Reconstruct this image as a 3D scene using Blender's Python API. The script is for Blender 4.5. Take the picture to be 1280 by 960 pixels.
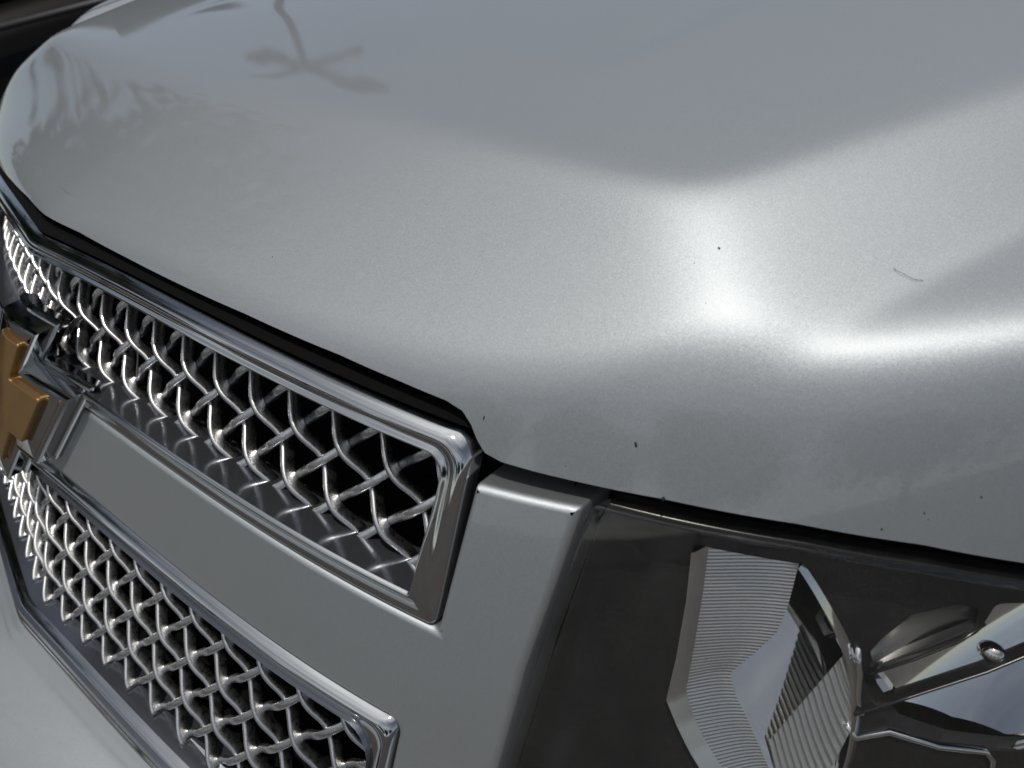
import bpy, bmesh, math, random
from mathutils import Vector, Matrix
from mathutils.geometry import delaunay_2d_cdt
random.seed(7)
R = math.radians
scene = bpy.context.scene
for o in list(bpy.data.objects): bpy.data.objects.remove(o)
col = scene.collection

# ------------------------------------------------------------ camera
cam_d = bpy.data.cameras.new('camera'); cam = bpy.data.objects.new('camera', cam_d); col.objects.link(cam)
def cam_axes(yaw, pitch, roll):
    f = Vector((-math.sin(yaw)*math.cos(pitch), math.cos(yaw)*math.cos(pitch), -math.sin(pitch)))
    r = f.cross(Vector((0, 0, 1))).normalized(); u = r.cross(f)
    c, s = math.cos(roll), math.sin(roll)
    return (c*r+s*u), (-s*r+c*u), f
cr, cu, cf = cam_axes(R(50.97), R(37.261), R(-9.37))
m = Matrix((cr, cu, -cf)).transposed().to_4x4(); m.translation = Vector((.8702, -.0643, 1.3042))
cam.matrix_world = m
cam_d.sensor_width = 36; cam_d.lens = 36*963.3/1280
cam_d.clip_start = .01; cam_d.clip_end = 2000
cam_d.dof.use_dof = True; cam_d.dof.focus_distance = .62; cam_d.dof.aperture_fstop = 8.5
scene.camera = cam
scene.render.resolution_x = 1024; scene.render.resolution_y = 768

# ------------------------------------------------------------ light
SUN_EL, SUN_AZ = 80, 120     # azimuth: compass-like, degrees from +y towards +x
sd = Vector((math.sin(R(SUN_AZ))*math.cos(R(SUN_EL)), math.cos(R(SUN_AZ))*math.cos(R(SUN_EL)), math.sin(R(SUN_EL))))
sun_d = bpy.data.lights.new('sun', 'SUN'); sun_d.energy = 2.0; sun_d.angle = R(.55); sun_d.color = (1, .95, .88)
sun = bpy.data.objects.new('sun', sun_d); col.objects.link(sun)
sun.rotation_euler = (-sd).to_track_quat('-Z', 'Y').to_euler()
w = bpy.data.worlds.new('World'); scene.world = w; w.use_nodes = True
nt = w.node_tree; nt.nodes.clear()
def wn(t, **k):
    n = nt.nodes.new(t)
    for a, b in k.items(): setattr(n, a, b)
    return n
out = wn('ShaderNodeOutputWorld'); bg = wn('ShaderNodeBackground'); bg.inputs['Strength'].default_value = .055
sky = wn('ShaderNodeTexSky', sky_type='NISHITA', sun_disc=False, sun_elevation=R(SUN_EL), sun_rotation=R(SUN_AZ))
sky.air_density = 1.0; sky.dust_density = .2; sky.altitude = 2500; sky.ozone_density = 1.0
geo = wn('ShaderNodeTexCoord')
sep = wn('ShaderNodeSeparateXYZ'); nt.links.new(geo.outputs['Generated'], sep.inputs[0])
# clouds on a plane at unit height: direction divided by its elevation
mx = wn('ShaderNodeMath', operation='MAXIMUM'); mx.inputs[1].default_value = .0; nt.links.new(sep.outputs['Z'], mx.inputs[0])
ad = wn('ShaderNodeMath', operation='ADD'); ad.inputs[1].default_value = .12; nt.links.new(mx.outputs[0], ad.inputs[0])
dv = wn('ShaderNodeVectorMath', operation='DIVIDE'); nt.links.new(geo.outputs['Generated'], dv.inputs[0]); nt.links.new(ad.outputs[0], dv.inputs[1])
noi = wn('ShaderNodeTexNoise'); noi.inputs['Scale'].default_value = 1.15; noi.inputs['Detail'].default_value = 8; noi.inputs['Roughness'].default_value = .56
mp = wn('ShaderNodeMapping'); mp.inputs['Location'].default_value = (3.1, 1.7, 0); nt.links.new(dv.outputs[0], mp.inputs[0]); nt.links.new(mp.outputs[0], noi.inputs['Vector'])
ramp = wn('ShaderNodeValToRGB'); ramp.color_ramp.elements[0].position = .30; ramp.color_ramp.elements[1].position = .66
nt.links.new(noi.outputs[0], ramp.inputs[0])
mixc = wn('ShaderNodeMix', data_type='RGBA'); mixc.inputs['B'].default_value = (22, 22, 21.7, 1)
elv = wn('ShaderNodeMapRange', interpolation_type='SMOOTHSTEP'); elv.inputs[1].default_value = .58; elv.inputs[2].default_value = .96; elv.inputs[3].default_value = .02
nt.links.new(sep.outputs['Z'], elv.inputs[0])
# unseen low cloud bank, added in front to brighten the bonnet face and fascia
ny = wn('ShaderNodeMapRange', interpolation_type='SMOOTHSTEP'); ny.inputs[1].default_value = -.05; ny.inputs[2].default_value = -.85; ny.inputs[3].default_value = 0; ny.inputs[4].default_value = .42
nt.links.new(sep.outputs['Y'], ny.inputs[0])
mxe = wn('ShaderNodeMath', operation='MAXIMUM'); nt.links.new(elv.outputs[0], mxe.inputs[0]); nt.links.new(ny.outputs[0], mxe.inputs[1])
cm = wn('ShaderNodeMath', operation='MULTIPLY'); nt.links.new(ramp.outputs[0], cm.inputs[0]); nt.links.new(mxe.outputs[0], cm.inputs[1])
nt.links.new(cm.outputs[0], mixc.inputs['Factor']); hsv = wn('ShaderNodeHueSaturation'); hsv.inputs['Saturation'].default_value = .62; nt.links.new(sky.outputs[0], hsv.inputs['Color']); nt.links.new(hsv.outputs[0], mixc.inputs['A'])
nt.links.new(mixc.outputs['Result'], bg.inputs['Color']); nt.links.new(bg.outputs[0], out.inputs[0])
scene.view_settings.view_transform = 'Standard'; scene.view_settings.look = 'None'
scene.view_settings.exposure = .1; scene.view_settings.gamma = 1

# ------------------------------------------------------------ materials
def mat(name, base=(.5, .5, .5), metal=0, rough=.5, coat=0, coat_rough=.03, spec=.5, build=None):
    m = bpy.data.materials.new(name); m.use_nodes = True
    b = m.node_tree.nodes['Principled BSDF']
    b.inputs['Base Color'].default_value = (*base, 1); b.inputs['Metallic'].default_value = metal
    b.inputs['Roughness'].default_value = rough; b.inputs['Coat Weight'].default_value = coat
    b.inputs['Coat Roughness'].default_value = coat_rough; b.inputs['Specular IOR Level'].default_value = spec
    if build: build(m.node_tree, b)
    return m
def N(t, kind, **k):
    n = t.nodes.new(kind)
    for a, b in k.items(): setattr(n, a, b)
    return n
def tex(t, kind='ShaderNodeTexNoise', scale=10, detail=4, rough=.6):
    tc = N(t, 'ShaderNodeTexCoord'); n = N(t, kind); n.inputs['Scale'].default_value = scale
    if kind == 'ShaderNodeTexNoise':
        n.inputs['Detail'].default_value = detail; n.inputs['Roughness'].default_value = rough
    t.links.new(tc.outputs['Object'], n.inputs['Vector']); return n
def mrange(t, src, a, b, c, d):
    n = N(t, 'ShaderNodeMapRange'); n.inputs[1].default_value = a; n.inputs[2].default_value = b
    n.inputs[3].default_value = c; n.inputs[4].default_value = d
    t.links.new(src, n.inputs[0]); return n
def flake(t, b):
    # metallic flakes: every half-millimetre cell leans its own way under the clear coat
    v = tex(t, 'ShaderNodeTexVoronoi', 2300)
    sub = N(t, 'ShaderNodeVectorMath', operation='SUBTRACT'); sub.inputs[1].default_value = (.5, .5, .5)
    t.links.new(v.outputs['Color'], sub.inputs[0])
    sc = N(t, 'ShaderNodeVectorMath', operation='SCALE'); sc.inputs['Scale'].default_value = .12
    t.links.new(sub.outputs[0], sc.inputs[0])
    g = N(t, 'ShaderNodeNewGeometry'); ad = N(t, 'ShaderNodeVectorMath', operation='ADD')
    t.links.new(g.outputs['Normal'], ad.inputs[0]); t.links.new(sc.outputs[0], ad.inputs[1])
    no = N(t, 'ShaderNodeVectorMath', operation='NORMALIZE'); t.links.new(ad.outputs[0], no.inputs[0])
    t.links.new(no.outputs[0], b.inputs['Normal'])
    # faint dust film on the coat
    d = tex(t, scale=9, detail=6); r = mrange(t, d.outputs[0], .35, .75, .01, .055); t.links.new(r.outputs[0], b.inputs['Coat Roughness'])
    du = tex(t, scale=3.5, detail=9, rough=.7); dr = mrange(t, du.outputs[0], .35, .7, 0, .10); sp_ = tex(t, scale=240, detail=3, rough=.8); sr = mrange(t, sp_.outputs[0], .62, .80, 0, .35)
    ds = N(t, 'ShaderNodeMath', operation='ADD'); t.links.new(dr.outputs[0], ds.inputs[0]); t.links.new(sr.outputs[0], ds.inputs[1])
    cm_ = N(t, 'ShaderNodeMix', data_type='RGBA'); cm_.inputs['A'].default_value = (.435, .462, .480, 1); cm_.inputs['B'].default_value = (.36, .365, .365, 1)
    t.links.new(ds.outputs[0], cm_.inputs['Factor']); t.links.new(cm_.outputs['Result'], b.inputs['Base Color'])
    # very slight orange peel on the coat
    n = tex(t, scale=260, detail=2); bp = N(t, 'ShaderNodeBump'); bp.inputs['Strength'].default_value = .02; bp.inputs['Distance'].default_value = .001
    t.links.new(n.outputs[0], bp.inputs['Height']); t.links.new(bp.outputs[0], b.inputs['Coat Normal'])
PAINT = mat('silver_metallic_paint', (.445, .46, .465), .9, .57, 1, .03, build=flake)
def chrome_b(t, b):
    n = tex(t, scale=60, detail=6); r = mrange(t, n.outputs[0], .3, .8, .035, .13); t.links.new(r.outputs[0], b.inputs['Roughness'])
CHROME = mat('chrome', (.56, .57, .58), 1, .07, build=chrome_b)
def wire_b(t, b):
    n = tex(t, scale=170, detail=8, rough=.75); r = mrange(t, n.outputs[0], .35, .7, .20, .45); t.links.new(r.outputs[0], b.inputs['Roughness'])
    c = mrange(t, n.outputs[0], .35, .72, .74, .40); mx = N(t, 'ShaderNodeCombineColor')
    for i in range(3): t.links.new(c.outputs[0], mx.inputs[i])
    t.links.new(mx.outputs[0], b.inputs['Base Color'])
WALL = mat('dull_chrome', (.22, .23, .26), .85, .13)
WIRE = mat('dusty_chrome', (.6, .6, .6), 1, .2, build=wire_b)
BLACK = mat('black_plastic', (.004, .004, .004), 0, .5, spec=.25)
VOID = mat('dark_bay', (.004, .004, .004), 0, .9, spec=.1)
RUBBER = mat('black_rubber', (.012, .012, .012), 0, .7, spec=.3)
def bezel_b(t, b):
    n = tex(t, scale=900, detail=2); r = mrange(t, n.outputs[0], .3, .7, .20, .27); t.links.new(r.outputs[0], b.inputs['Roughness'])
BEZEL = mat('bezel_plastic', (.012, .012, .0125), 0, .35, build=bezel_b)
REFL = mat('reflector_chrome', (.78, .78, .77), 1, .05)
REFL2 = mat('fluted_reflector', (.82, .82, .81), 1, .26)
def gold_b(t, b):
    m_ = tex(t, scale=1400, detail=2); bp = N(t, 'ShaderNodeBump'); bp.inputs['Strength'].default_value = .12; bp.inputs['Distance'].default_value = .0005
    t.links.new(m_.outputs[0], bp.inputs['Height']); t.links.new(bp.outputs[0], b.inputs['Normal'])
    n = tex(t, scale=35, detail=5); r = mrange(t, n.outputs[0], .3, .8, .3, .5); t.links.new(r.outputs[0], b.inputs['Roughness'])
GOLD = mat('bronze_gold', (.34, .19, .06), .75, .38, .5, .1, build=gold_b)
def lens_mat():
    m = bpy.data.materials.new('clear_lens'); m.use_nodes = True; t = m.node_tree; t.nodes.clear()
    o = N(t, 'ShaderNodeOutputMaterial'); tr = N(t, 'ShaderNodeBsdfTransparent'); tr.inputs[0].default_value = (.97, .97, .96, 1)
    gl = N(t, 'ShaderNodeBsdfGlossy'); gl.inputs['Roughness'].default_value = .03
    fr = N(t, 'ShaderNodeFresnel'); gg = N(t, 'ShaderNodeNewGeometry'); io = mrange(t, gg.outputs['Backfacing'], 0, 1, 1.58, 1/1.58); t.links.new(io.outputs[0], fr.inputs[0])
    m1 = N(t, 'ShaderNodeMixShader'); t.links.new(fr.outputs[0], m1.inputs[0]); t.links.new(tr.outputs[0], m1.inputs[1]); t.links.new(gl.outputs[0], m1.inputs[2])
    df = N(t, 'ShaderNodeBsdfDiffuse'); df.inputs[0].default_value = (.24, .24, .235, 1)
    n = tex(t, scale=900, detail=2); n2 = tex(t, scale=25, detail=5)
    r = mrange(t, n.outputs[0], .5, .8, .02, .10); r2 = mrange(t, n2.outputs[0], .35, .7, .4, 1.3)
    mu = N(t, 'ShaderNodeMath', operation='MULTIPLY'); t.links.new(r.outputs[0], mu.inputs[0]); t.links.new(r2.outputs[0], mu.inputs[1])
    m2 = N(t, 'ShaderNodeMixShader'); t.links.new(mu.outputs[0], m2.inputs[0]); t.links.new(m1.outputs[0], m2.inputs[1]); t.links.new(df.outputs[0], m2.inputs[2])
    t.links.new(m2.outputs[0], o.inputs[0]); return m
LENS = lens_mat()

# ------------------------------------------------------------ helpers
def link(name, me, mt, parent=None, smooth=True):
    o = bpy.data.objects.new(name, me); col.objects.link(o)
    if mt: me.materials.append(mt)
    if smooth:
        for p in me.polygons: p.use_smooth = True
    if parent: o.parent = parent
    return o
def mesh(name, vs, fs, mt, parent=None, smooth=True, normals=None):
    me = bpy.data.meshes.new(name); me.from_pydata([tuple(v) for v in vs], [], fs); me.update()
    o = link(name, me, mt, parent, smooth)
    if normals: me.normals_split_custom_set_from_vertices([tuple(n) for n in normals])
    return o
def thing(name, label, cat, loc=(0, 0, 0), group=None):
    o = bpy.data.objects.new(name, None); col.objects.link(o); o.location = loc
    o['label'] = label; o['category'] = cat
    if group: o['group'] = group
    return o
def tag(o, label, cat, group=None):
    o['label'] = label; o['category'] = cat
    if group: o['group'] = group
    return o
# the front of the truck is one curved sheet: y as a function of x (across) and z (height), off = metres behind it
def pl(x): return .1234*math.sqrt(x*x+1e-4)+.0257*x*x+.3414*x**4
def S(x, z, off=0): return Vector((x, pl(x)+.5318*(z-.9)+off, z))
def nS(x, z):
    d = .1234*x/math.sqrt(x*x+1e-4)+.0514*x+4*.3414*x**3
    return Vector((d, -1, .5318)).normalized()
def interp(tab, x):
    if x <= tab[0][0]: return tab[0][1]
    for (a, va), (b, vb) in zip(tab, tab[1:]):
        if x <= b:
            t = (x-a)/(b-a); return va+(vb-va)*t
    return tab[-1][1]
def area2(p): return sum(p[i][0]*p[(i+1) % len(p)][1]-p[(i+1) % len(p)][0]*p[i][1] for i in range(len(p)))
def dense(poly, step):
    o = []
    for i, a in enumerate(poly):
        b = poly[(i+1) % len(poly)]; L = math.dist(a, b); n = max(1, int(round(L/step)))
        o += [(a[0]+(b[0]-a[0])*k/n, a[1]+(b[1]-a[1])*k/n) for k in range(n)]
    return o
def fillet(poly, rad, n=6):
    """round each corner; rad is a number or a list"""
    out = []
    for i, p in enumerate(poly):
        r = rad[i] if isinstance(rad, (list, tuple)) else rad
        a = Vector(poly[i-1]); b = Vector(p); c = Vector(poly[(i+1) % len(poly)])
        u = (a-b).normalized(); v = (c-b).normalized(); ang = u.angle(v)
        if r < 1e-5 or ang > R(176): out.append(tuple(b)); continue
        d = min(r/math.tan(ang/2), (a-b).length*.49, (c-b).length*.49)
        p0, p1 = b+u*d, b+v*d
        for k in range(n+1):
            t = k/n; out.append(tuple((1-t)**2*p0+2*t*(1-t)*b+t*t*p1))
    return out
def offs(poly, d):
    """move a dense polygon towards its inside by d"""
    s = 1 if area2(poly) > 0 else -1; o = []
    n = len(poly)
    for i in range(n):
        a = Vector(poly[i-1]); b = Vector(poly[i]); c = Vector(poly[(i+1) % n])
        e1 = (b-a).normalized(); e2 = (c-b).normalized()
        n1 = Vector((-e1.y, e1.x))*s; n2 = Vector((-e2.y, e2.x))*s
        m_ = (n1+n2)
        if m_.length < 1e-6: m_ = n1
        m_ = m_.normalized(); k = 1/max(.5, m_.dot(n1))
        o.append((b.x+m_.x*d*k, b.y+m_.y*d*k))
    return o
def inside(pt, poly):
    x, y = pt; c = False; n = len(poly); j = n-1
    for i in range(n):
        xi, yi = poly[i]; xj, yj = poly[j]
        if (yi > y) != (yj > y) and x < (xj-xi)*(y-yi)/(yj-yi)+xi: c = not c
        j = i
    return c
def pdist(pt, poly):
    p = Vector(pt); best = 9
    for i in range(len(poly)):
        a = Vector(poly[i-1]); b = Vector(poly[i]); ab = b-a; L = ab.length_squared
        t = 0 if L == 0 else max(0, min(1, (p-a).dot(ab)/L)); best = min(best, (p-(a+ab*t)).length)
    return best
def cdt(outer, holes, step):
    loops = [outer]+holes; vs = []; es = []
    for lp in loops:
        k = len(vs); n = len(lp); vs += [Vector(p) for p in lp]; es += [(k+i, k+(i+1) % n) for i in range(n)]
    x0 = min(p[0] for p in outer); x1 = max(p[0] for p in outer); z0 = min(p[1] for p in outer); z1 = max(p[1] for p in outer)
    i = 0; z = z0+step/2
    while z < z1:
        x = x0+(step/2 if i % 2 else step)
        while x < x1:
            if inside((x, z), outer) and not any(inside((x, z), h) for h in holes):
                if min(pdist((x, z), l) for l in loops) > step*.45: vs.append(Vector((x, z)))
            x += step
        z += step*.87; i += 1
    r = delaunay_2d_cdt(vs, es, [], 0, 1e-6)
    V = [tuple(v) for v in r[0]]; F = []
    for f in r[2]:
        c = (sum(V[k][0] for k in f)/len(f), sum(V[k][1] for k in f)/len(f))
        if inside(c, outer) and not any(inside(c, h) for h in holes): F.append(tuple(f))
    return V, F
def sheet(name, outer, mt, parent, holes=(), step=.012, bev=.003, depth=.02, off=0, offn=None, auto=False):
    """panel on the truck's front surface with rolled edges; facing -y"""
    f_off = offn or (lambda x, z: off)
    loops = [(outer, 1)]+[(h, -1) for h in holes]
    inn = [offs(l, bev*s) for l, s in loops]
    V2, F = cdt(inn[0], inn[1:], step)
    vs = []; ns = []; fs = []
    for x, z in V2: vs.append(S(x, z, f_off(x, z))); ns.append(nS(x, z))
    for f in F:
        a, b, c = [vs[k] for k in f[:3]]
        fs.append(f if (b-a).cross(c-a).y < 0 else tuple(reversed(f)))
    for (l, s), il in zip(loops, inn):
        n = len(l); rows = []
        prof = [(k/5) for k in range(6)]
        for t in prof+[9]:
            base = len(vs)
            for i in range(n):
                a = Vector(il[i]); b = Vector(l[i]); d = (b-a); L = d.length or 1
                o2 = f_off(a.x, a.y)
                out3 = Vector((d.x/L, .5318*d.y/L, d.y/L))
                if t == 9: p = b; q = S(p.x, p.y, o2+depth); nn = out3
                else:
                    th = t*math.pi/2; p = a+d*math.sin(th); q = S(p.x, p.y, o2+bev*(1-math.cos(th)))
                    nn = nS(a.x, a.y)*math.cos(th)+out3.normalized()*math.sin(th)
                vs.append(q); ns.append(nn.normalized())
            rows.append(base)
        ccw = area2(l) > 0
        for r0, r1 in zip(rows, rows[1:]):
            for i in range(n):
                j = (i+1) % n; q = (r0+i, r1+i, r1+j, r0+j)
                fs.append(q if (ccw == (s > 0)) else tuple(reversed(q)))
    return mesh(name, vs, fs, mt, parent, True, None if auto else ns)
def rrect(x1, zt, zb, rt, rb, crown, n_side=70, n_c=7):
    """rounded rectangle, symmetric about x=0, clockwise from top left, with matching point counts"""
    pts = []
    def arc(cx, cz, r, a0, a1):
        for k in range(n_c+1):
            a = R(a0+(a1-a0)*k/n_c); pts.append((cx+r*math.cos(a), cz+r*math.sin(a)))
    def seg(a, b, n):
        for k in range(1, n): t = k/n; pts.append((a[0]+(b[0]-a[0])*t, a[1]+(b[1]-a[1])*t))
    arc(-x1+rt, zt-rt, rt, 180, 90); seg((-x1+rt, zt), (x1-rt, zt), n_side)
    arc(x1-rt, zt-rt, rt, 90, 0); seg((x1, zt-rt), (x1, zb+rb), 14)
    arc(x1-rb, zb+rb, rb, 0, -90); seg((x1-rb, zb), (-x1+rb, zb), n_side)
    arc(-x1+rb, zb+rb, rb, 270, 180); seg((-x1, zb+rb), (-x1, zt-rt), 14)
    return [(x, z-crown*x*x) for x, z in pts]
def ring(name, lo, li, prof, mt, parent, zr=None, crown=.12):
    """sweep between two matching loops; prof = (t, off) list; back = (loop, off) closing wall"""
    # prof rows: (t, offset on the lower run, offset on the upper run)
    vs = []; fs = []; n = len(lo)
    for t, o_lo, o_up in prof:
        for a, b in zip(lo, li):
            zf = a[1]+crown*a[0]**2; wt = min(1, max(0, (zf-zr[0])/(zr[1]-zr[0]))); wt = wt*wt*(3-2*wt)
            vs.append(S(a[0]+(b[0]-a[0])*t, a[1]+(b[1]-a[1])*t, o_lo+(o_up-o_lo)*wt))
    k = len(prof)
    for r_ in range(k-1):
        for i in range(n):
            j = (i+1) % n; fs.append((r_*n+i, r_*n+j, (r_+1)*n+j, (r_+1)*n+i))
    o = mesh(name, vs, fs, mt, parent)
    md = o.modifiers.new('sub', 'SUBSURF'); md.levels = 1; md.render_levels = 1
    return o
def sweep(name, pts, w_, d_, mt, parent=None, taper=False):
    """bar along pts (Vectors); flat section w_ wide, d_ deep (y)"""
    vs = []; fs = []; K = 8
    for i, p in enumerate(pts):
        t = (pts[min(i+1, len(pts)-1)]-pts[max(i-1, 0)]).normalized()
        dn = nS(p.x, p.z); dn = (dn-t*dn.dot(t)).normalized(); sn = t.cross(dn)
        for k in range(K):
            a = 2*math.pi*(k+.5)/K
            c, s = math.cos(a), math.sin(a)
            c = math.copysign(abs(c)**.5, c); s = math.copysign(abs(s)**.5, s)
            vs.append(p+sn*c*w_/2+dn*s*d_/2)
    for i in range(len(pts)-1):
        for k in range(K):
            l = (k+1) % K; fs.append((i*K+k, (i+1)*K+k, (i+1)*K+l, i*K+l))
    fs.append(tuple(range(K))); fs.append(tuple(range((len(pts)-1)*K+K-1, (len(pts)-1)*K-1, -1)))
    return mesh(name, vs, fs, mt, parent)

# ------------------------------------------------------------ ground
def asph(t, b):
    n = tex(t, scale=60, detail=8, rough=.8); n2 = tex(t, scale=.4, detail=5)
    mu = N(t, 'ShaderNodeMath', operation='MULTIPLY'); t.links.new(n.outputs[0], mu.inputs[0]); t.links.new(n2.outputs[0], mu.inputs[1])
    r = N(t, 'ShaderNodeValToRGB'); r.color_ramp.elements[0].position = .1; r.color_ramp.elements[0].color = (.030, .027, .0255, 1)
    r.color_ramp.elements[1].position = .45; r.color_ramp.elements[1].color = (.085, .076, .070, 1)
    t.links.new(mu.outputs[0], r.inputs[0]); t.links.new(r.outputs[0], b.inputs['Base Color'])
ASPH = mat('asphalt', (.08, .07, .06), 0, .9, build=asph)
g = mesh('ground', [(-600, -600, 0), (600, -600, 0), (600, 600, 0), (-600, 600, 0)], [(0, 1, 2, 3)], ASPH, smooth=False); g['kind'] = 'structure'

# ------------------------------------------------------------ the truck
truck = thing('pickup_truck', 'silver pickup truck seen close up at its headlight, mesh grille and bonnet corner', 'truck')

# bonnet: soft intersections of a steep nose wall, a front slope, a raised dome and flat sides
def smin(a, b, k):
    m_ = min(a, b); return m_-k*math.log(math.exp(-(a-m_)/k)+math.exp(-(b-m_)/k))
def smax(a, b, k): return -smin(-a, -b, k)
def splus(t, k): return k*math.log1p(math.exp(min(60, t/k))) if t/k < 60 else t
def H(x, y):
    ax = math.sqrt(x*x+4e-4)
    wall = .9+(y-pl(x))/.5318
    yl = .290+.030*min(ax, .7)/.6
    T = 1.099+.040*(y-.30)-.015*x*x
    F1 = 1.100+(.33+min(ax, .78)**2*.75)*(y-yl)
    # shallow inner pan of the dome
    xi = .42+.12*(y-.6); T -= .0022/(1+math.exp((ax-xi)/.007))/(1+math.exp(-(y-.48-(.45-ax)*.15)/.02))
    xr = .597+.515*(y-.319)
    if y > .6: xr = .7417+.515*.6*(1-math.exp(-(y-.6)/.6))
    P2 = 1.103-.445*(ax-xr)
    tb = min(1, max(0, (ax-.80)/.11)); G = 1.0402+.08*(y-.25)+.018*tb*tb*(3-2*tb)-splus(.655-ax, .008)
    dome = smin(T, smin(F1, P2, .009), .0035)
    top = smax(dome, G, .0020)
    z = smin(top, 1.02+(.965-ax)*2.2+.04*(y-.4), .010)
    tk = min(1, max(0, (ax-.60)/.14)); tk = tk*tk*(3-2*tk)
    return smin(wall, z, .0100+.0120*tk)
EDGE = [(0, 1.0285), (.08, 1.0275), (.17, 1.0235), (.341, 1.0145), (.442, 1.007), (.495, 1.001), (.532, .996), (.545, .992), (.553, .985), (.559, .977), (.566, .970), (.578, .9665), (.600, .9645),
        (.634, .962), (.673, .959), (.74, .950), (.795, .939), (.84, .9255), (.90, .905), (.95, .885), (1.02, .85)]
def ze(x): return interp(EDGE, abs(x))
def ye(x):
    z = ze(x); lo, hi = pl(x)-.1, pl(x)+.6
    for _ in range(34):
        m_ = (lo+hi)/2
        if H(x, m_) < z: lo = m_
        else: hi = m_
    return (lo+hi)/2
def body_grid(name, xs, yend, rows, pw=2.0, lip=True):
    vs = []; fs = []; nx = len(xs)
    grid = []
    for x in xs:
        y0 = ye(x); c = []
        if lip:
            z0 = H(x, y0)
            c += [Vector((x, y0+.030, z0+.012)), Vector((x, y0+.007, z0+.0005)), Vector((x, y0+.0035, z0-.0012)), Vector((x, y0+.0012, z0-.0008))]
        for k in range(rows+1):
            y = y0+(yend-y0)*(k/rows)**pw; c.append(Vector((x, y, H(x, y))))
        grid.append(c)
    m_ = len(grid[0])
    for c in grid: vs += c
    for i in range(nx-1):
        for k in range(m_-1):
            fs.append((i*m_+k, (i+1)*m_+k, (i+1)*m_+k+1, i*m_+k+1))
    return mesh(name, vs, fs, PAINT, truck)
xs = []
x = -.885
while x < .8851:
    xs.append(x); x += .0022 if .5 < abs(x) < .62 else .0045
hood = body_grid('bonnet', xs, 1.22, 210)
for s in (-1, 1):
    xf = [s*(.889+.11*k/40) for k in range(41)]
    if s < 0: xf.reverse()
    fd = body_grid('fender', xf, 1.4, 90, lip=False)
    # side skin of the fender
    vs = []; fs = []
    for k in range(31):
        y = ye(.999)+(1.4-ye(.999))*k/30
        for j in range(9):
            t = j/8; vs.append((s*(.999+.03*math.sin(t*2.6)), y, H(.999, y)*(1-t)+.42*t))
    for k in range(30):
        for j in range(8):
            q = (k*9+j, k*9+j+1, (k+1)*9+j+1, (k+1)*9+j); fs.append(q if s < 0 else tuple(reversed(q)))
    mesh('fender_side', vs, fs, PAINT, truck)

# painted fascia: posts beside the headlights and the bar between the two grilles
up_o = rrect(.5585, 1.0135, .8865, .020, .005, .12)
def curve_x(x0, x1, zf, n=60): return [(x0+(x1-x0)*k/n, zf(x0+(x1-x0)*k/n)) for k in range(n+1)]
zbar = lambda x: .8848-.12*x*x
zlow = lambda x: .596-.03*x*x
R_ = [(.5605, zbar(.56)), (.5605, .9475), (.6305, .9455), (.6225, .835), (.6215, .60), (.6215, zlow(.62))]
outer = fillet([(.5605, zbar(.56)), (.5640, .9490), (.6310, .9465), (.6230, .835), (.6215, zlow(.62))], [.002, .003, .003, .05, .001], 5)
right = outer
bar_top = curve_x(-.556, .556, zbar, 90)
bot = curve_x(.60, -.60, zlow, 60)
left = [(-x, z) for x, z in reversed(outer)]
poly = bar_top+right+bot+left
poly = dense(poly, .012)
lo_o = rrect(.5475, .805, .604, .010, .02, .12)
sheet('fascia_panel', poly, PAINT, truck, holes=[offs(lo_o, -.0012)], step=.013, bev=.0048, depth=.035)

# chrome grille frames
PROF = [(0, .012, .012), (0, .001, .002), (.03, -.0004, -.0012), (.10, -.0012, -.0036), (.22, -.0016, -.0052), (.38, -.0030, -.0054), (.50, -.0042, -.0040), (.56, -.0048, -.0026),
        (.70, -.0062, -.0026), (.80, -.0080, -.0040), (.90, -.0098, -.0048), (.94, -.0101, -.0044), (.98, -.0099, -.0028), (1, -.0090, -.0004), (1.0, -.0072, .001)]
def wall(name, li, dzb, off, z_mid, parent):
    vs = []; fs = []; n = len(li)
    for t in (0, .06, .5, 1):
        for x, z in li: vs.append(S(x, z+(dzb*t if z+.12*x*x < z_mid else 0), -.0075*(z+.12*x*x < z_mid)+(off+.0075)*t))
    for r_ in range(3):
        for i in range(n): j = (i+1) % n; fs.append((r_*n+i, r_*n+j, (r_+1)*n+j, (r_+1)*n+i))
    return mesh(name, vs, fs, WALL, parent)
def back_loop(li, dzb, off, z_mid): return ([(x, z+(dzb if z+.12*x*x < z_mid else 0)) for x, z in li], off)
up_i = rrect(.5415, .9985, .9085, .014, .0025, .12)
upper = bpy.data.objects.new('upper_grille', None); col.objects.link(upper); upper.parent = truck
ring('frame', up_o, up_i, PROF, CHROME, upper, (.90, .99))
wall('inner_wall', up_i, -.026, .058, .93, upper)
lo_i = rrect(.5290, .7840, .626, .026, .02, .12)
lower = bpy.data.objects.new('lower_grille', None); col.objects.link(lower); lower.parent = truck
PROF2 = [(0, .012, .012), (0, .001, .001), (.05, -.0026, -.0030), (.14, -.0046, -.0056), (.24, -.0046, -.0058), (.32, -.0040, -.0044), (.40, -.0024, -.0014), (.80, -.0034, .0022), (.92, -.0040, .0030), (1, -.0014, .0040), (1.0, .008, .010)]
ring('frame', lo_o, lo_i, PROF2, CHROME, lower, (.63, .77))
wall('inner_wall', lo_i, -.010, .05, .70, lower)

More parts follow.
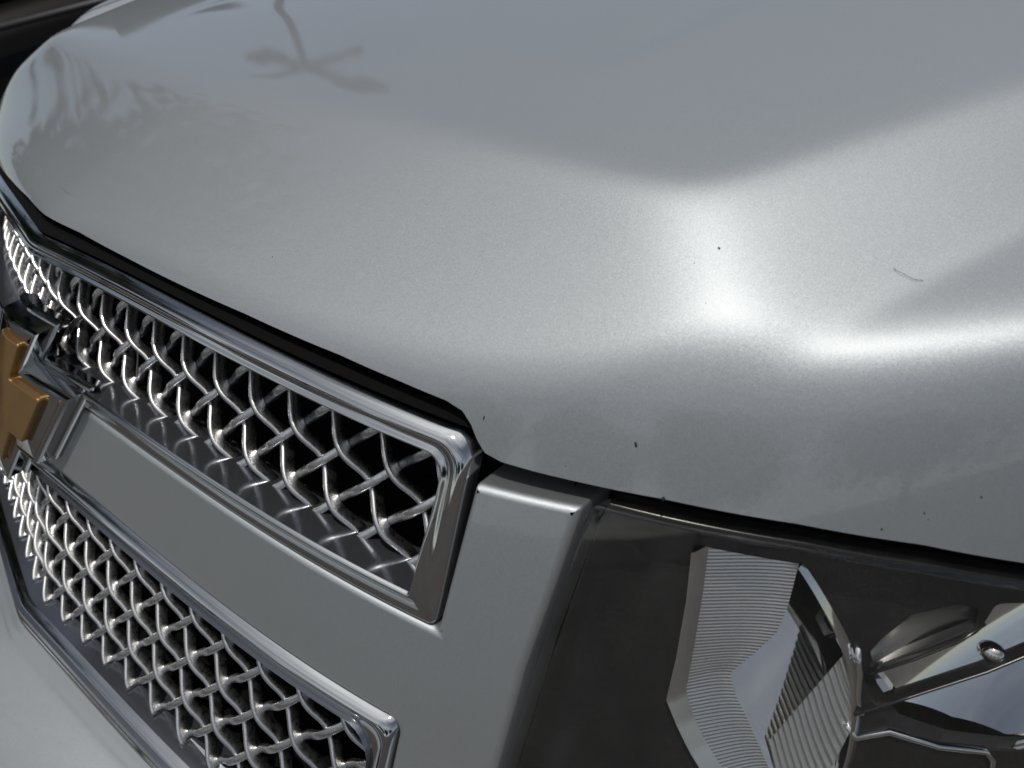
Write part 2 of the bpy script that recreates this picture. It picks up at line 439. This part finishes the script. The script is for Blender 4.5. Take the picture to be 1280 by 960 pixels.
# woven mesh: two families of crimped flat bars passing over and under each other
def weave(parent, loop, xc, zc, off, w_=.0048, d_=.0130, amp=.0050):
    a = .0477; sl = .88
    zmin = min(p[1] for p in loop)-.02; zmax = max(p[1] for p in loop)+.02
    for fam in (1, -1):
        for k in range(-45, 46):
            x0 = xc+a*k                       # this bar passes (x0, zc)
            pts = []; runs = []
            n = 240; xa = x0-.30; 
            for i in range(n+1):
                x = xa+.60*i/n
                z = zc+fam*sl*(x-x0)-.0936*x*x
                if z < zmin or z > zmax or not inside((x, z), loop):
                    if len(pts) > 4: runs.append(pts)
                    pts = []; continue
                ph = math.cos(math.pi*(x-x0)/(a/2))     # crossings every a/2
                s = 1 if fam > 0 else -1
                o_ = amp*s*ph
                pts.append(S(x, z, off+o_))
            if len(pts) > 4: runs.append(pts)
            for r_ in runs: sweep('grille_bar', r_, .0074 if fam > 0 else w_, .0058 if fam > 0 else d_, WIRE, parent)
clip_u = offs(back_loop(up_i, -.022, 0, .93)[0], -.001)
weave(upper, clip_u, .434, .926+.0936*.434**2, .036)
clip_l = offs(back_loop(lo_i, -.006, 0, .70)[0], -.001)
weave(lower, clip_l, .444, .686+.0936*.449**2, .028, .0046, .0120, .0040)

# black surround between bonnet and grille, engine bay behind the mesh
def strip(name, rows, xs, mt, parent, flip=False):
    vs = [];  fs = []
    for x in xs:
        for f in rows: vs.append(f(x))
    k = len(rows)
    for i in range(len(xs)-1):
        for j in range(k-1):
            q = (i*k+j, (i+1)*k+j, (i+1)*k+j+1, i*k+j+1); fs.append(tuple(reversed(q)) if flip else q)
    return mesh(name, vs, fs, mt, parent)
XX = [-.56+1.12*k/100 for k in range(101)]
strip('grille_surround', [lambda x: S(x, 1.0195-.12*x*x-.004, .006), lambda x: S(x, 1.023-.12*x*x-.004, .010), lambda x: S(x, 1.0235-.12*x*x-.006, .022), lambda x: S(x, 1.018-.12*x*x-.006, .024),
       lambda x: S(x, 1.018-.12*x*x-.006, .034), lambda x: S(x, 1.023-.12*x*x-.006, .036), lambda x: S(x, 1.023-.12*x*x-.006, .12)], XX, VOID, truck)
XW = [-.95+1.9*k/120 for k in range(121)]
strip('engine_bay_panel', [lambda x: S(x, .45, .28), lambda x: S(x, .93, .26), lambda x: S(x, 1.035-.12*x*x, .25)], XW, VOID, truck)
strip('seam_seal', [lambda x: S(x, ze(x)-.030, .040), lambda x: S(x, ze(x)-.010, .030), lambda x: S(x, ze(x)-.002, .036), lambda x: S(x, ze(x)-.002, .12)], [(.562+.40*k/40) for k in range(41)], RUBBER, truck)
strip('seam_seal', [lambda x: S(x, ze(x)-.030, .040), lambda x: S(x, ze(x)-.010, .030), lambda x: S(x, ze(x)-.002, .036), lambda x: S(x, ze(x)-.002, .12)], [(-.962+.40*k/40) for k in range(41)], RUBBER, truck)

for s_ in (-1, 1):
    vs = [S(s_*.60, z, o_) for z in (.45, 1.0) for o_ in (.06, .26)]
    mesh('engine_bay_side', vs, [(0, 1, 3, 2)], VOID, truck, smooth=False)
strip('engine_bay_floor', [lambda x: S(x, .50, .02), lambda x: S(x, .50, .27)], XW, VOID, truck)

# front bumper: a body coloured shelf below the lower grille
BP = [(.612, .030), (.604, .012), (.6035, .000), (.602, -.004), (.5985, -.008), (.596, -.014), (.594, -.016), (.5925, -.022), (.590, -.045), (.585, -.070), (.575, -.092), (.556, -.112), (.525, -.125), (.48, -.130), (.42, -.128), (.34, -.115), (.30, -.09)]
vs = []; fs = []; XB = [-1.0+2.0*k/160 for k in range(161)]
for x in XB:
    for z, o_ in BP: vs.append(S(x, z-.035*x*x, o_))
k = len(BP)
for i in range(160):
    for j in range(k-1): fs.append((i*k+j, i*k+j+1, (i+1)*k+j+1, (i+1)*k+j))
bmp = mesh('front_bumper', vs, fs, PAINT, truck)
md = bmp.modifiers.new('sub', 'SUBSURF'); md.levels = md.render_levels = 2

# emblem in the middle of the painted bar
emb = bpy.data.objects.new('emblem', None); col.objects.link(emb); emb.parent = truck
half = [(.020, .826), (.046, .826), (.090, .826), (.148, .907), (.044, .900), (.078, .945)]
EM = [(.148, .907), (.090, .827), (.048, .827), (.020, .787), (-.074, .787), (-.042, .827), (-.148, .827), (-.090, .907), (-.048, .907), (-.020, .947), (.078, .947), (.046, .905)]
EM = [(x-.013, z) for x, z in EM]
def mitre(poly, d):
    s_ = 1 if area2(poly) > 0 else -1; o = []
    for i in range(len(poly)):
        a = Vector(poly[i-1]); b = Vector(poly[i]); c = Vector(poly[(i+1) % len(poly)])
        e1 = (b-a).normalized(); e2 = (c-b).normalized(); n1 = Vector((-e1.y, e1.x))*s_; n2 = Vector((-e2.y, e2.x))*s_
        m_ = (n1+n2).normalized(); o.append(tuple(b+m_*d/m_.dot(n1)))
    return o
def subd(poly, n=9):
    o = []
    for i, p in enumerate(poly):
        q = poly[(i+1) % len(poly)]; o += [(p[0]+(q[0]-p[0])*k/n, p[1]+(q[1]-p[1])*k/n) for k in range(n)]
    return o
def bevelled(name, poly, prof, mt, parent):
    """stack of mitred loops (inset, off)"""
    vs = []; fs = []
    lp = [subd(mitre(poly, d)) for d, _ in prof]; n = len(lp[0])
    for l, (_, o_) in zip(lp, prof): vs += [S(x, z, o_) for x, z in l]
    for r_ in range(len(prof)-1):
        for i in range(n): j = (i+1) % n; fs.append((r_*n+i, r_*n+j, (r_+1)*n+j, (r_+1)*n+i))
    return mesh(name, vs, fs, mt, parent, smooth=False)
bevelled('base_plate', EM, [(.002, .012), (-.004, -.001), (-.004, -.004), (-.003, -.006), (.004, -.006)], CHROME, emb)
EMI = [(.096, .893), (.060, .841), (.030, .841), (.006, .803), (-.046, .803), (-.026, .841), (-.096, .841), (-.060, .893), (-.030, .893), (-.006, .931), (.046, .931), (.026, .893)]
EMI = [(x-.013, z) for x, z in EMI]
def loops(name, prof, mt, parent):
    """prof rows: (0..1 from outline to inner outline, off)"""
    A = subd(EM); B = subd(EMI); n = len(A); vs = []; fs = []
    for t, o_ in prof: vs += [S(a[0]+(b[0]-a[0])*t, a[1]+(b[1]-a[1])*t, o_) for a, b in zip(A, B)]
    for r_ in range(len(prof)-1):
        for i in range(n): j = (i+1) % n; fs.append((r_*n+i, r_*n+j, (r_+1)*n+j, (r_+1)*n+i))
    return mesh(name, vs, fs, mt, parent, smooth=False)
loops('rim', [(0, -.005), (0, -.0210), (.05, -.0238), (.12, -.0250), (.22, -.0250), (.30, -.0240), (1.0, -.0215), (1.05, -.019)], CHROME, emb)
inn = subd(EMI)
pg = inn if area2(inn) > 0 else inn[::-1]
sheet('gold_field', pg, GOLD, emb, step=.01, bev=.0014, depth=.010, off=-.0275)

# ------------------------------------------------------------ headlights
def headlight(sx):
    hl = bpy.data.objects.new('headlight', None); col.objects.link(hl); hl.parent = truck
    M_ = lambda pg: pg if sx > 0 else [(-x, z) for x, z in reversed(pg)]
    X = lambda x: sx*x
    lens = fillet([(.6265, .60), (.6285, .763), (.6295, .836), (.6345, .93), (.6375, .9505), (.70, .9425), (.745, .9365), (.80, .9245), (.845, .911), (.90, .889), (.95, .86), (.955, .60)],
                  [.004, .05, .05, .05, .003, .05, .05, .05, .05, .05, .02, .01], 4)
    lens = dense(lens, .012)
    if area2(lens) < 0: lens.reverse()
    sheet('lens', M_(lens), LENS, hl, step=.012, bev=.0025, depth=.022)
    # apertures
    HB = fillet([(.6835, .9045), (.739, .8975), (.748, .8855), (.760, .8685), (.772, .850), (.782, .830), (.790, .806), (.797, .778), (.7995, .74), (.795, .69), (.77, .69), (.748, .735), (.738, .7475), (.722, .7675), (.710, .7855), (.6975, .8045), (.6955, .836), (.690, .875)], .002, 2)
    LB = fillet([(.7875, .8275), (.7985, .8325), (.8245, .845), (.832, .853), (.834, .872), (.88, .868), (.91, .84), (.915, .79), (.89, .765), (.866, .7685), (.838, .7765), (.812, .7895), (.7955, .8115)], .004, 3)
    TB = fillet([(.7865, .8385), (.790, .850), (.799, .8665), (.8175, .8725), (.8275, .869), (.829, .857), (.7905, .8305)], .003, 3)
    lin = offs(lens, .004)
    def bo(x, z):
        d = pdist((abs(x), z), lens); t = min(1, max(0, (d-.006)/.022)); t = t*t*(3-2*t)
        return .010+.034*t
    bz = sheet('bezel', M_(dense(lin, .01)), BEZEL, hl, holes=[M_(dense(HB, .008)), M_(dense(LB, .008)), M_(dense(TB, .006))], step=.0055, bev=.0015, depth=.012, offn=bo, auto=True)
    # housing behind
    hs = M_([(.615, .59), (.615, .95), (.96, .87), (.96, .59)])
    vs = []; fs = []
    for t_, o_ in ((0, .02), (1, .205)):
        for x, z in hs: vs.append(S(x, z, o_))
    fs = [(0, 1, 5, 4), (1, 2, 6, 5), (2, 3, 7, 6), (3, 0, 4, 7), (4, 5, 6, 7)]
    mesh('housing', vs, fs, VOID, hl, smooth=False)
    # --- main reflector: a concave bowl
    def bowl(name, pg, cx, cz, rx, rz, o0, dep, mt, step=.006, tilt=0):
        pg = offs(dense(pg, .006), -.003)
        V2, F = cdt(pg, [], step)
        v3 = []
        for x, z in V2:
            r2 = min(1.0, ((x-cx)/rx)**2+((z-cz)/rz)**2)
            v3.append(S(X(x), z, o0+dep*(1-r2)+tilt*(z-.80)))
        ff = []
        for f in F:
            a, b, c = [v3[k] for k in f[:3]]
            ff.append(f if (b-a).cross(c-a).y < 0 else tuple(reversed(f)))
        return mesh(name, v3, ff, mt, hl)
    refl = bpy.data.objects.new('main_reflector', None); col.objects.link(refl); refl.parent = hl
    o_ = bowl('bowl', [(.728, .900), (.739, .8975), (.748, .8855), (.760, .8685), (.772, .850), (.782, .830), (.790, .806), (.797, .778), (.7995, .74), (.795, .70), (.72, .70), (.700, .79), (.694, .814), (.705, .85), (.712, .895)], .77, .90, .16, .24, .026, .11, REFL, tilt=.45)
    o_.parent = refl
    # fluted band on the left: horizontal ribs between two edges
    L = [(.9045, .6885), (.875, .6935), (.836, .6990), (.806, .7025), (.787, .7120), (.769, .7240), (.748, .7400), (.72, .757)]
    Rr = [(.9045, .7335), (.893, .7345), (.865, .7370), (.847, .7365), (.830, .7290), (.814, .7205), (.800, .7265), (.782, .7385), (.760, .7515), (.72, .775)]
    tl = sorted((z, x) for z, x in L); tr = sorted((z, x) for z, x in Rr)
    vs = []; fs = []; nz = 720; K = 7
    for i in range(nz+1):
        z = .722+(.9035-.722)*i/nz
        a, b = interp(tl, z), interp(tr, z)
        ph = (z-.72)/.0023; rid = abs(math.sin(math.pi*ph))**.8*.0008
        for k in range(K):
            t = k/(K-1); x = a+(b-a)*t
            base = .046+.012*math.sin(math.pi*min(1, t*1.0)*.5)
            vs.append(S(X(x), z+.10*(x-a)*(-1), base-rid*(1 if 0 < k < K-1 else .6)))
    for i in range(nz):
        for k in range(K-1):
            q = (i*K+k, i*K+k+1, (i+1)*K+k+1, (i+1)*K+k); fs.append(q if sx > 0 else tuple(reversed(q)))
    mesh('fluted_band', vs, fs, REFL2, refl)
    # plain bright edge left of the flutes
    vs = []; fs = []
    LO = sorted([(.9055, .6840), (.875, .6895), (.836, .6945), (.8045, .6970), (.787, .7075), (.769, .7195), (.748, .7355), (.72, .752)])
    for i in range(61):
        z = .722+(.905-.722)*i/60; a = interp(LO, z); b = interp(tl, z)+.0006
        vs += [S(X(a), z, .036), S(X(a+.3*(b-a)), z, .0375), S(X(b), z, .0455)]
    for i in range(60):
        for k in range(2):
            q = (i*3+k, i*3+k+1, (i+1)*3+k+1, (i+1)*3+k); fs.append(q if sx > 0 else tuple(reversed(q)))
    mesh('edge_strip', vs, fs, REFL2, refl)
    # curved flutes in the lower right corner of the bowl
    vs = []; fs = []; n1, n2 = 150, 14
    A, B, C_, D = Vector((.774, .833)), Vector((.752, .757)), Vector((.795, .800)), Vector((.790, .70))
    for i in range(n1+1):
        u = i/n1
        for k in range(n2+1):
            v = k/n2
            p = A.lerp(B, u).lerp(C_.lerp(D, u), v)
            rid = abs(math.sin(math.pi*(u*15+.9*v*v)))*.0014
            vs.append(S(X(p.x), p.y, .054-.010*v+.012*u*(1-v)-rid))
    for i in range(n1):
        for k in range(n2):
            q = (i*(n2+1)+k, (i+1)*(n2+1)+k, (i+1)*(n2+1)+k+1, i*(n2+1)+k+1); fs.append(q if sx > 0 else tuple(reversed(q)))
    mesh('fluted_corner', vs, fs, REFL2, refl)
    # rim crescent
    rim = [(.7385, .8985), (.748, .8865), (.760, .8690), (.772, .850), (.7825, .829), (.7905, .804), (.7975, .777), (.800, .745), (.797, .70)]
    wd = [.0006, .0010, .0016, .0026, .0034, .0030, .0028, .0026, .003]
    vs = []; fs = []
    for i, ((x, z), q) in enumerate(zip(rim, wd)):
        vs += [S(X(x-.0005), z, .050), S(X(x), z, .040), S(X(x+q*.5), z+q*.2, .0385), S(X(x+q), z+q*.4, .041), S(X(x+q+.001), z+q*.4, .048)]
    for i in range(len(rim)-1):
        for k in range(4):
            q = (i*5+k, i*5+k+1, (i+1)*5+k+1, (i+1)*5+k); fs.append(tuple(reversed(q)) if sx > 0 else q)
    rm = mesh('rim', vs, fs, REFL, refl); md = rm.modifiers.new('s', 'SUBSURF'); md.levels = md.render_levels = 2
    # --- dipped beam reflector on the right
    low = bpy.data.objects.new('dipped_reflector', None); col.objects.link(low); low.parent = hl
    o_ = bowl('bowl', LB, .850, .85, .085, .10, .046, .065, REFL); o_.parent = low
    o_ = bowl('upper_lobe', TB, .812, .848, .035, .03, .044, .016, REFL2); o_.parent = low
    # blade that divides the bowl, and the chrome link to the main reflector
    def bar(name, pts, w_, d_, mt, parent):
        return sweep(name, [S(X(x), z, o) for x, z, o in pts], w_, d_, mt, parent)
    bar('divider', [(.790, .7995, .046), (.812, .8095, .050), (.841, .8215, .055), (.862, .834, .058), (.90, .85, .06)], .0018, .012, BEZEL, low)
    bar('divider', [(.790, .8300, .043), (.808, .8400, .044), (.824, .8500, .046), (.831, .860, .047)], .0016, .010, BEZEL, low)
    bar('link', [(.7805, .846, .044), (.784, .838, .041), (.787, .830, .041), (.7885, .822, .042), (.7905, .812, .043), (.7955, .800, .044)], .0036, .006, REFL, low)
    bar('link', [(.7905, .7915, .044), (.798, .783, .043), (.812, .7875, .043), (.838, .7755, .043), (.861, .7695, .043), (.866, .763, .043), (.872, .74, .044)], .0042, .006, REFL, low)
    # bulb shield: small dome on a stalk
    c = S(X(.841), .8275, .062); bm = bmesh.new(); bmesh.ops.create_uvsphere(bm, u_segments=20, v_segments=12, radius=.0085)
    me = bpy.data.meshes.new('bulb_shield'); bm.to_mesh(me); bm.free()
    bs = link('bulb_shield', me, REFL, low); bs.location = c; bs.scale = (1, .8, .75)
    # fluted block at the lower right
    vs = []; fs = []; n1 = 120
    for i in range(n1+1):
        u = i/n1; z = .772-.11*u
        for k in range(5):
            v = k/4; vs.append(S(X(.8735+.05*v-.004*u), z+.012*v, .046-abs(math.sin(math.pi*u*26))*.0016))
    for i in range(n1):
        for k in range(4):
            q = (i*5+k, (i+1)*5+k, (i+1)*5+k+1, i*5+k+1); fs.append(q if sx > 0 else tuple(reversed(q)))
    mesh('fluted_block', vs, fs, REFL2, low)
headlight(1)
headlight(-1)

# ------------------------------------------------------------ small things on the bonnet
def on_hood(x, y, up=0): return Vector((x, y, H(x, y)+up))

# ------------------------------------------------------------ the place around, seen only in the reflections and at the left edge
def leaf_b(t, b):
    oi = N(t, 'ShaderNodeTexCoord'); n = N(t, 'ShaderNodeTexNoise'); n.inputs['Scale'].default_value = 1.3; t.links.new(oi.outputs['Object'], n.inputs['Vector'])
    r = N(t, 'ShaderNodeValToRGB'); r.color_ramp.elements[0].position = .35; r.color_ramp.elements[0].color = (.036, .046, .026, 1)
    r.color_ramp.elements[1].position = .65; r.color_ramp.elements[1].color = (.072, .088, .05, 1)
    t.links.new(n.outputs[0], r.inputs[0]); t.links.new(r.outputs[0], b.inputs['Base Color'])
LEAF = mat('foliage', (.06, .09, .03), 0, .6, build=leaf_b); BARK = mat('bark', (.10, .075, .055), 0, .9)
def make_tree(label, x, y, h, rad, seed):
    rnd = random.Random(seed)
    t = thing('broadleaf_tree', label, 'tree', (x, y, 0), 'trees round the parking lot')
    vs = []; fs = []
    for k in range(5):
        z = h*.5*k/4; r_ = .28*(1-.15*k)
        for i in range(8): a = i*math.pi/4; vs.append((r_*math.cos(a)+.1*k*k*.1, r_*math.sin(a), z))
    for k in range(4):
        for i in range(8): j = (i+1) % 8; fs.append((k*8+i, k*8+j, (k+1)*8+j, (k+1)*8+i))
    tr = mesh('trunk', vs, fs, BARK, t)
    vs = []; fs = []
    blobs = [(rnd.uniform(-.6, .6)*rad, rnd.uniform(-.6, .6)*rad, h*rnd.uniform(.38, .84), rad*rnd.uniform(.35, .6)) for _ in range(22)]
    for bx, by, bz, br in blobs:
        for _ in range(400):
            d = Vector((rnd.gauss(0, 1), rnd.gauss(0, 1), rnd.gauss(0, 1))).normalized()*br*rnd.uniform(.5, 1.05)
            c = Vector((bx, by, bz))+d; u = Vector((rnd.gauss(0, 1), rnd.gauss(0, 1), rnd.gauss(0, 1))).normalized()
            v = u.orthogonal().normalized(); u2 = u.cross(v); q = rnd.uniform(.12, .26); k = len(vs)
            vs += [c+v*q, c+u2*q*.6, c-v*q, c-u2*q*.6]; fs.append((k, k+1, k+2, k+3))
    mesh('crown', vs, fs, LEAF, t, smooth=False)
    return t
TR = [('tall round tree across the lot, straight ahead of the bonnet emblem', -3, -24, 9, 4.2), ('broad tree ahead of the grille, second from the emblem tree', -11, -20, 8, 4.0),
      ('spreading tree off the passenger side corner', -19, -14, 9, 4.5), ('tallest broad tree close behind the black car', -10.5, -1.5, 9.5, 3.6),
      ('round tree ahead of the right headlight', 6, -25, 8, 4.2), ('full tree far to the right of the headlight', 14, -22, 9, 4.4), ('dense tree at the right edge of the lot', 22, -14, 8, 4.2)]
for i, (lb, x, y, h, r_) in enumerate(TR): make_tree(lb, x, y, h, r_, 40+i)

# street lamp with four heads
STEEL = mat('lamp_steel', (.10, .095, .09), .4, .5)
lamp = thing('street_lamp', 'tall parking lot lamp with four heads, mirrored in the bonnet', 'street lamp', (-21.4, 11.6, 0)); lamp.scale.z = .86
def cyl(name, a, b, r0, r1, mt, parent, n=12):
    a = Vector(a); b = Vector(b); d = (b-a).normalized(); u = d.orthogonal().normalized(); v = d.cross(u); vs = []
    for c, r_ in ((a, r0), (b, r1)):
        for i in range(n): an = 2*math.pi*i/n; vs.append(c+u*math.cos(an)*r_+v*math.sin(an)*r_)
    fs = [(i, (i+1) % n, n+(i+1) % n, n+i) for i in range(n)]+[tuple(range(n))[::-1], tuple(range(n, 2*n))]
    return mesh(name, vs, fs, mt, parent, smooth=False)
def box(name, c, sz, mt, parent, bev=.0):
    bm = bmesh.new(); bmesh.ops.create_cube(bm, size=1)
    for v in bm.verts: v.co = Vector((v.co.x*sz[0], v.co.y*sz[1], v.co.z*sz[2]))
    if bev: bmesh.ops.bevel(bm, geom=bm.edges[:], offset=bev, segments=3, affect='EDGES')
    me = bpy.data.meshes.new(name); bm.to_mesh(me); bm.free(); o = link(name, me, mt, parent, bool(bev)); o.location = c; return o
cyl('base', (0, 0, 0), (0, 0, .7), .35, .35, STEEL, lamp); cyl('pole', (0, 0, .7), (0, 0, 9.2), .16, .12, STEEL, lamp)
for k in range(4):
    a = k*math.pi/2-.15; dx, dy = math.cos(a), math.sin(a); L = 3.2 if k % 2 == 0 else 1.1
    cyl('arm', (0, 0, 9.0), (dx*L, dy*L, 9.15), .20, .18, STEEL, lamp)
    hd = box('lamp_head', (dx*(L+.45), dy*(L+.45), 9.15), (1.9 if k % 2 == 0 else .8, .9 if k % 2 == 0 else .3, .3), STEEL, lamp, .04); hd.rotation_euler.z = a

# pale shop building on the far side of the lot
STUC = mat('pale_stucco', (.42, .39, .35), 0, .9); GLASSD = mat('dark_window', (.02, .025, .03), 0, .08)
bl = thing('shop_building', 'long pale stucco building with dark windows behind the lot', 'building', (-34, 22, 0))
bl.rotation_euler.z = R(62)
box('wall', (0, 0, 2.6), (30, 8, 5.2), STUC, bl); box('parapet', (0, 0, 5.35), (30.5, 8.5, .5), STUC, bl, .05)
for k in range(7):
    fr = box('window', (-12.5+4.1*k, -4.02, 1.6), (2.9, .10, 2.2), STEEL, bl)
    box('pane', (0, -.04, 0), (2.7, .06, 2.0), GLASSD, fr)

# black car parked alongside
CARP = mat('black_car_paint', (.004, .004, .004), 0, .5, 0, .2, spec=.12); TRIM = mat('trim_strip', (.06, .06, .065), .5, .5); CARGL = mat('tinted_glass', (.004, .004, .004), 0, .6, spec=.05); TYRE = mat('tyre', (.015, .015, .015), 0, .85)
car = thing('parked_car', 'black parked car beyond the far side of the silver bonnet', 'car', (-3.25, 1.2, 0))
def loft(name, st, mt):
    """stations along y: (y, half width, z bottom, z top, top half width)"""
    vs = []; fs = []; n = 12
    for y, hw, zb, zt, tw in st:
        sec = [(-hw*.92, zb), (-hw, zb+.12), (-hw, (zb+zt)/2), (-(hw+tw)/2, zt-.07), (-tw, zt-.01), (-tw*.5, zt), (tw*.5, zt), (tw, zt-.01), ((hw+tw)/2, zt-.07), (hw, (zb+zt)/2), (hw, zb+.12), (hw*.92, zb)]
        vs += [(x, y, z) for x, z in sec]
    for i in range(len(st)-1):
        for k in range(n): j = (k+1) % n; fs.append((i*n+k, i*n+j, (i+1)*n+j, (i+1)*n+k))
    fs += [tuple(range(n)), tuple(range((len(st)-1)*n, len(st)*n))[::-1]]
    o = mesh(name, vs, fs, mt, car); md = o.modifiers.new('s', 'SUBSURF'); md.levels = md.render_levels = 1; return o
loft('body', [(-2.3, .70, .32, .62, .6), (-2.1, .84, .24, .80, .72), (-1.2, .90, .22, .92, .78), (-.7, .91, .22, .98, .80), (1.6, .91, .22, 1.0, .80), (2.1, .86, .26, .97, .74), (2.35, .72, .35, .78, .62)], CARP)
loft('window_band', [(-.85, .76, .92, 1.0, .70), (-.2, .76, .92, 1.40, .58), (.9, .76, .92, 1.43, .58), (1.75, .72, .92, 1.02, .66)], CARGL)
loft('roof', [(-.15, .60, 1.36, 1.43, .50), (.3, .61, 1.38, 1.48, .52), (.9, .60, 1.36, 1.46, .50)], CARP)
for s_ in (-1, 1):
    box('trim', (s_*.885, .45, .90), (.02, 2.4, .022), TRIM, car, .004)
    for yy in (-1.45, 1.45):
        wh = bpy.data.objects.new('wheel', None); col.objects.link(wh); wh.parent = car
        cyl('tyre', (s_*.70, yy, .33), (s_*.93, yy, .33), .33, .33, TYRE, wh, 28); cyl('rim', (s_*.925, yy, .33), (s_*.94, yy, .33), .21, .2, TRIM, wh, 24)
    box('headlight', (s_*.62, -2.2, .66), (.34, .16, .12), REFL, car, .03); box('tail_light', (s_*.66, 2.26, .78), (.3, .12, .14), mat('red_lens', (.3, .01, .01), 0, .2), car, .03)

# ------------------------------------------------------------ dirt and a hair on the bonnet
DIRT = mat('dark_dirt', (.02, .018, .016), 0, .8)
def hn(x, y):
    e = .002; return Vector((H(x-e, y)-H(x+e, y), H(x, y-e)-H(x, y+e), 2*e)).normalized()
SP = [(.6426, .2944, 1.5, 'dark round speck on the bright bulge of the bonnet'), (.6357, .2792, .6, 'faint speck just left of the bright bulge of the bonnet'), (.655, .2628, .6, 'faint speck at the lower left of the bright bulge of the bonnet'), (.5307, .3464, .5, 'faint speck high on the raised part of the bonnet'),
      (.6729, .1962, 2.6, 'largest crumb of dirt, caught on the bonnet edge above the headlight corner'), (.8108, .2992, 1.2, 'dark speck on the bonnet nearest the right edge of the photo'),
      (.7909, .2777, 1.1, 'upper of two close dark specks above the headlight'), (.7936, .278, .8, 'lower of two close dark specks above the headlight'), (.7762, .2608, 1.3, 'speck just above the bonnet seam over the headlight reflector'),
      (.6165, .1728, .7, 'faint speck low on the bonnet front, right above the silver post'), (.5601, .1596, 1.3, 'short dark fleck beside the bonnet corner cut-out'), (.5731, .1515, .7, 'faint speck just above the sharp end of the bonnet corner cut-out'), (.6509, .1997, 1.8, 'slanting dark fleck on the steep bonnet front, above the silver post'),
      (.326, .1578, .9, 'lone speck on the bonnet above the middle of the upper grille'), (.4956, .2326, .6, 'faint speck in the plain middle of the bonnet front slope')]
for i, (x, y, r_, lb) in enumerate(SP):
    rnd = random.Random(i); bm = bmesh.new(); bmesh.ops.create_icosphere(bm, subdivisions=2, radius=1)
    st = 2.0 if lb and 'fleck' in lb else 1.15
    for v in bm.verts:
        v.co *= rnd.uniform(.75, 1.2); v.co.x *= .8; v.co.y *= st; v.co.z *= .5
    me = bpy.data.meshes.new('dirt_speck'); bm.to_mesh(me); bm.free(); o = link('dirt_speck', me, DIRT)
    o.location = on_hood(x, y, .0001); o.scale = (r_*.00055,)*3
    o.rotation_euler = (hn(x, y).to_track_quat('Z', 'Y') @ Matrix.Rotation(rnd.uniform(-.6, .6), 3, 'Z').to_quaternion()).to_euler()
    tag(o, lb or 'tiny dark speck of dirt on the silver bonnet', 'dirt speck', 'specks of dirt on the bonnet')
HP = [(.7229, .354), (.7245, .3525), (.7292, .3532), (.7351, .3541), (.7392, .3573)]
pts = []
for i in range(len(HP)-1):
    for k in range(6):
        t = k/6; p0 = Vector(HP[max(i-1, 0)]); p1 = Vector(HP[i]); p2 = Vector(HP[i+1]); p3 = Vector(HP[min(i+2, len(HP)-1)])
        q = .5*((2*p1)+(p2-p0)*t+(2*p0-5*p1+4*p2-p3)*t*t+(3*p1-p0-3*p2+p3)*t**3); pts.append(on_hood(q.x, q.y, .0004+.0008*math.sin((i*6+k)*.13)))
vs = []; fs = []
for i, p in enumerate(pts):
    t_ = (pts[min(i+1, len(pts)-1)]-pts[max(i-1, 0)]).normalized(); u = t_.cross(Vector((0, 0, 1))).normalized(); v = t_.cross(u)
    for k in range(5): an = k*2*math.pi/5; vs.append(p+(u*math.cos(an)+v*math.sin(an))*.00014)
for i in range(len(pts)-1):
    for k in range(5): l = (k+1) % 5; fs.append((i*5+k, i*5+l, (i+1)*5+l, (i+1)*5+k))
tag(mesh('hair', vs, fs, DIRT), 'thin dark hair lying curved on the bonnet near the shaded side panel', 'hair')
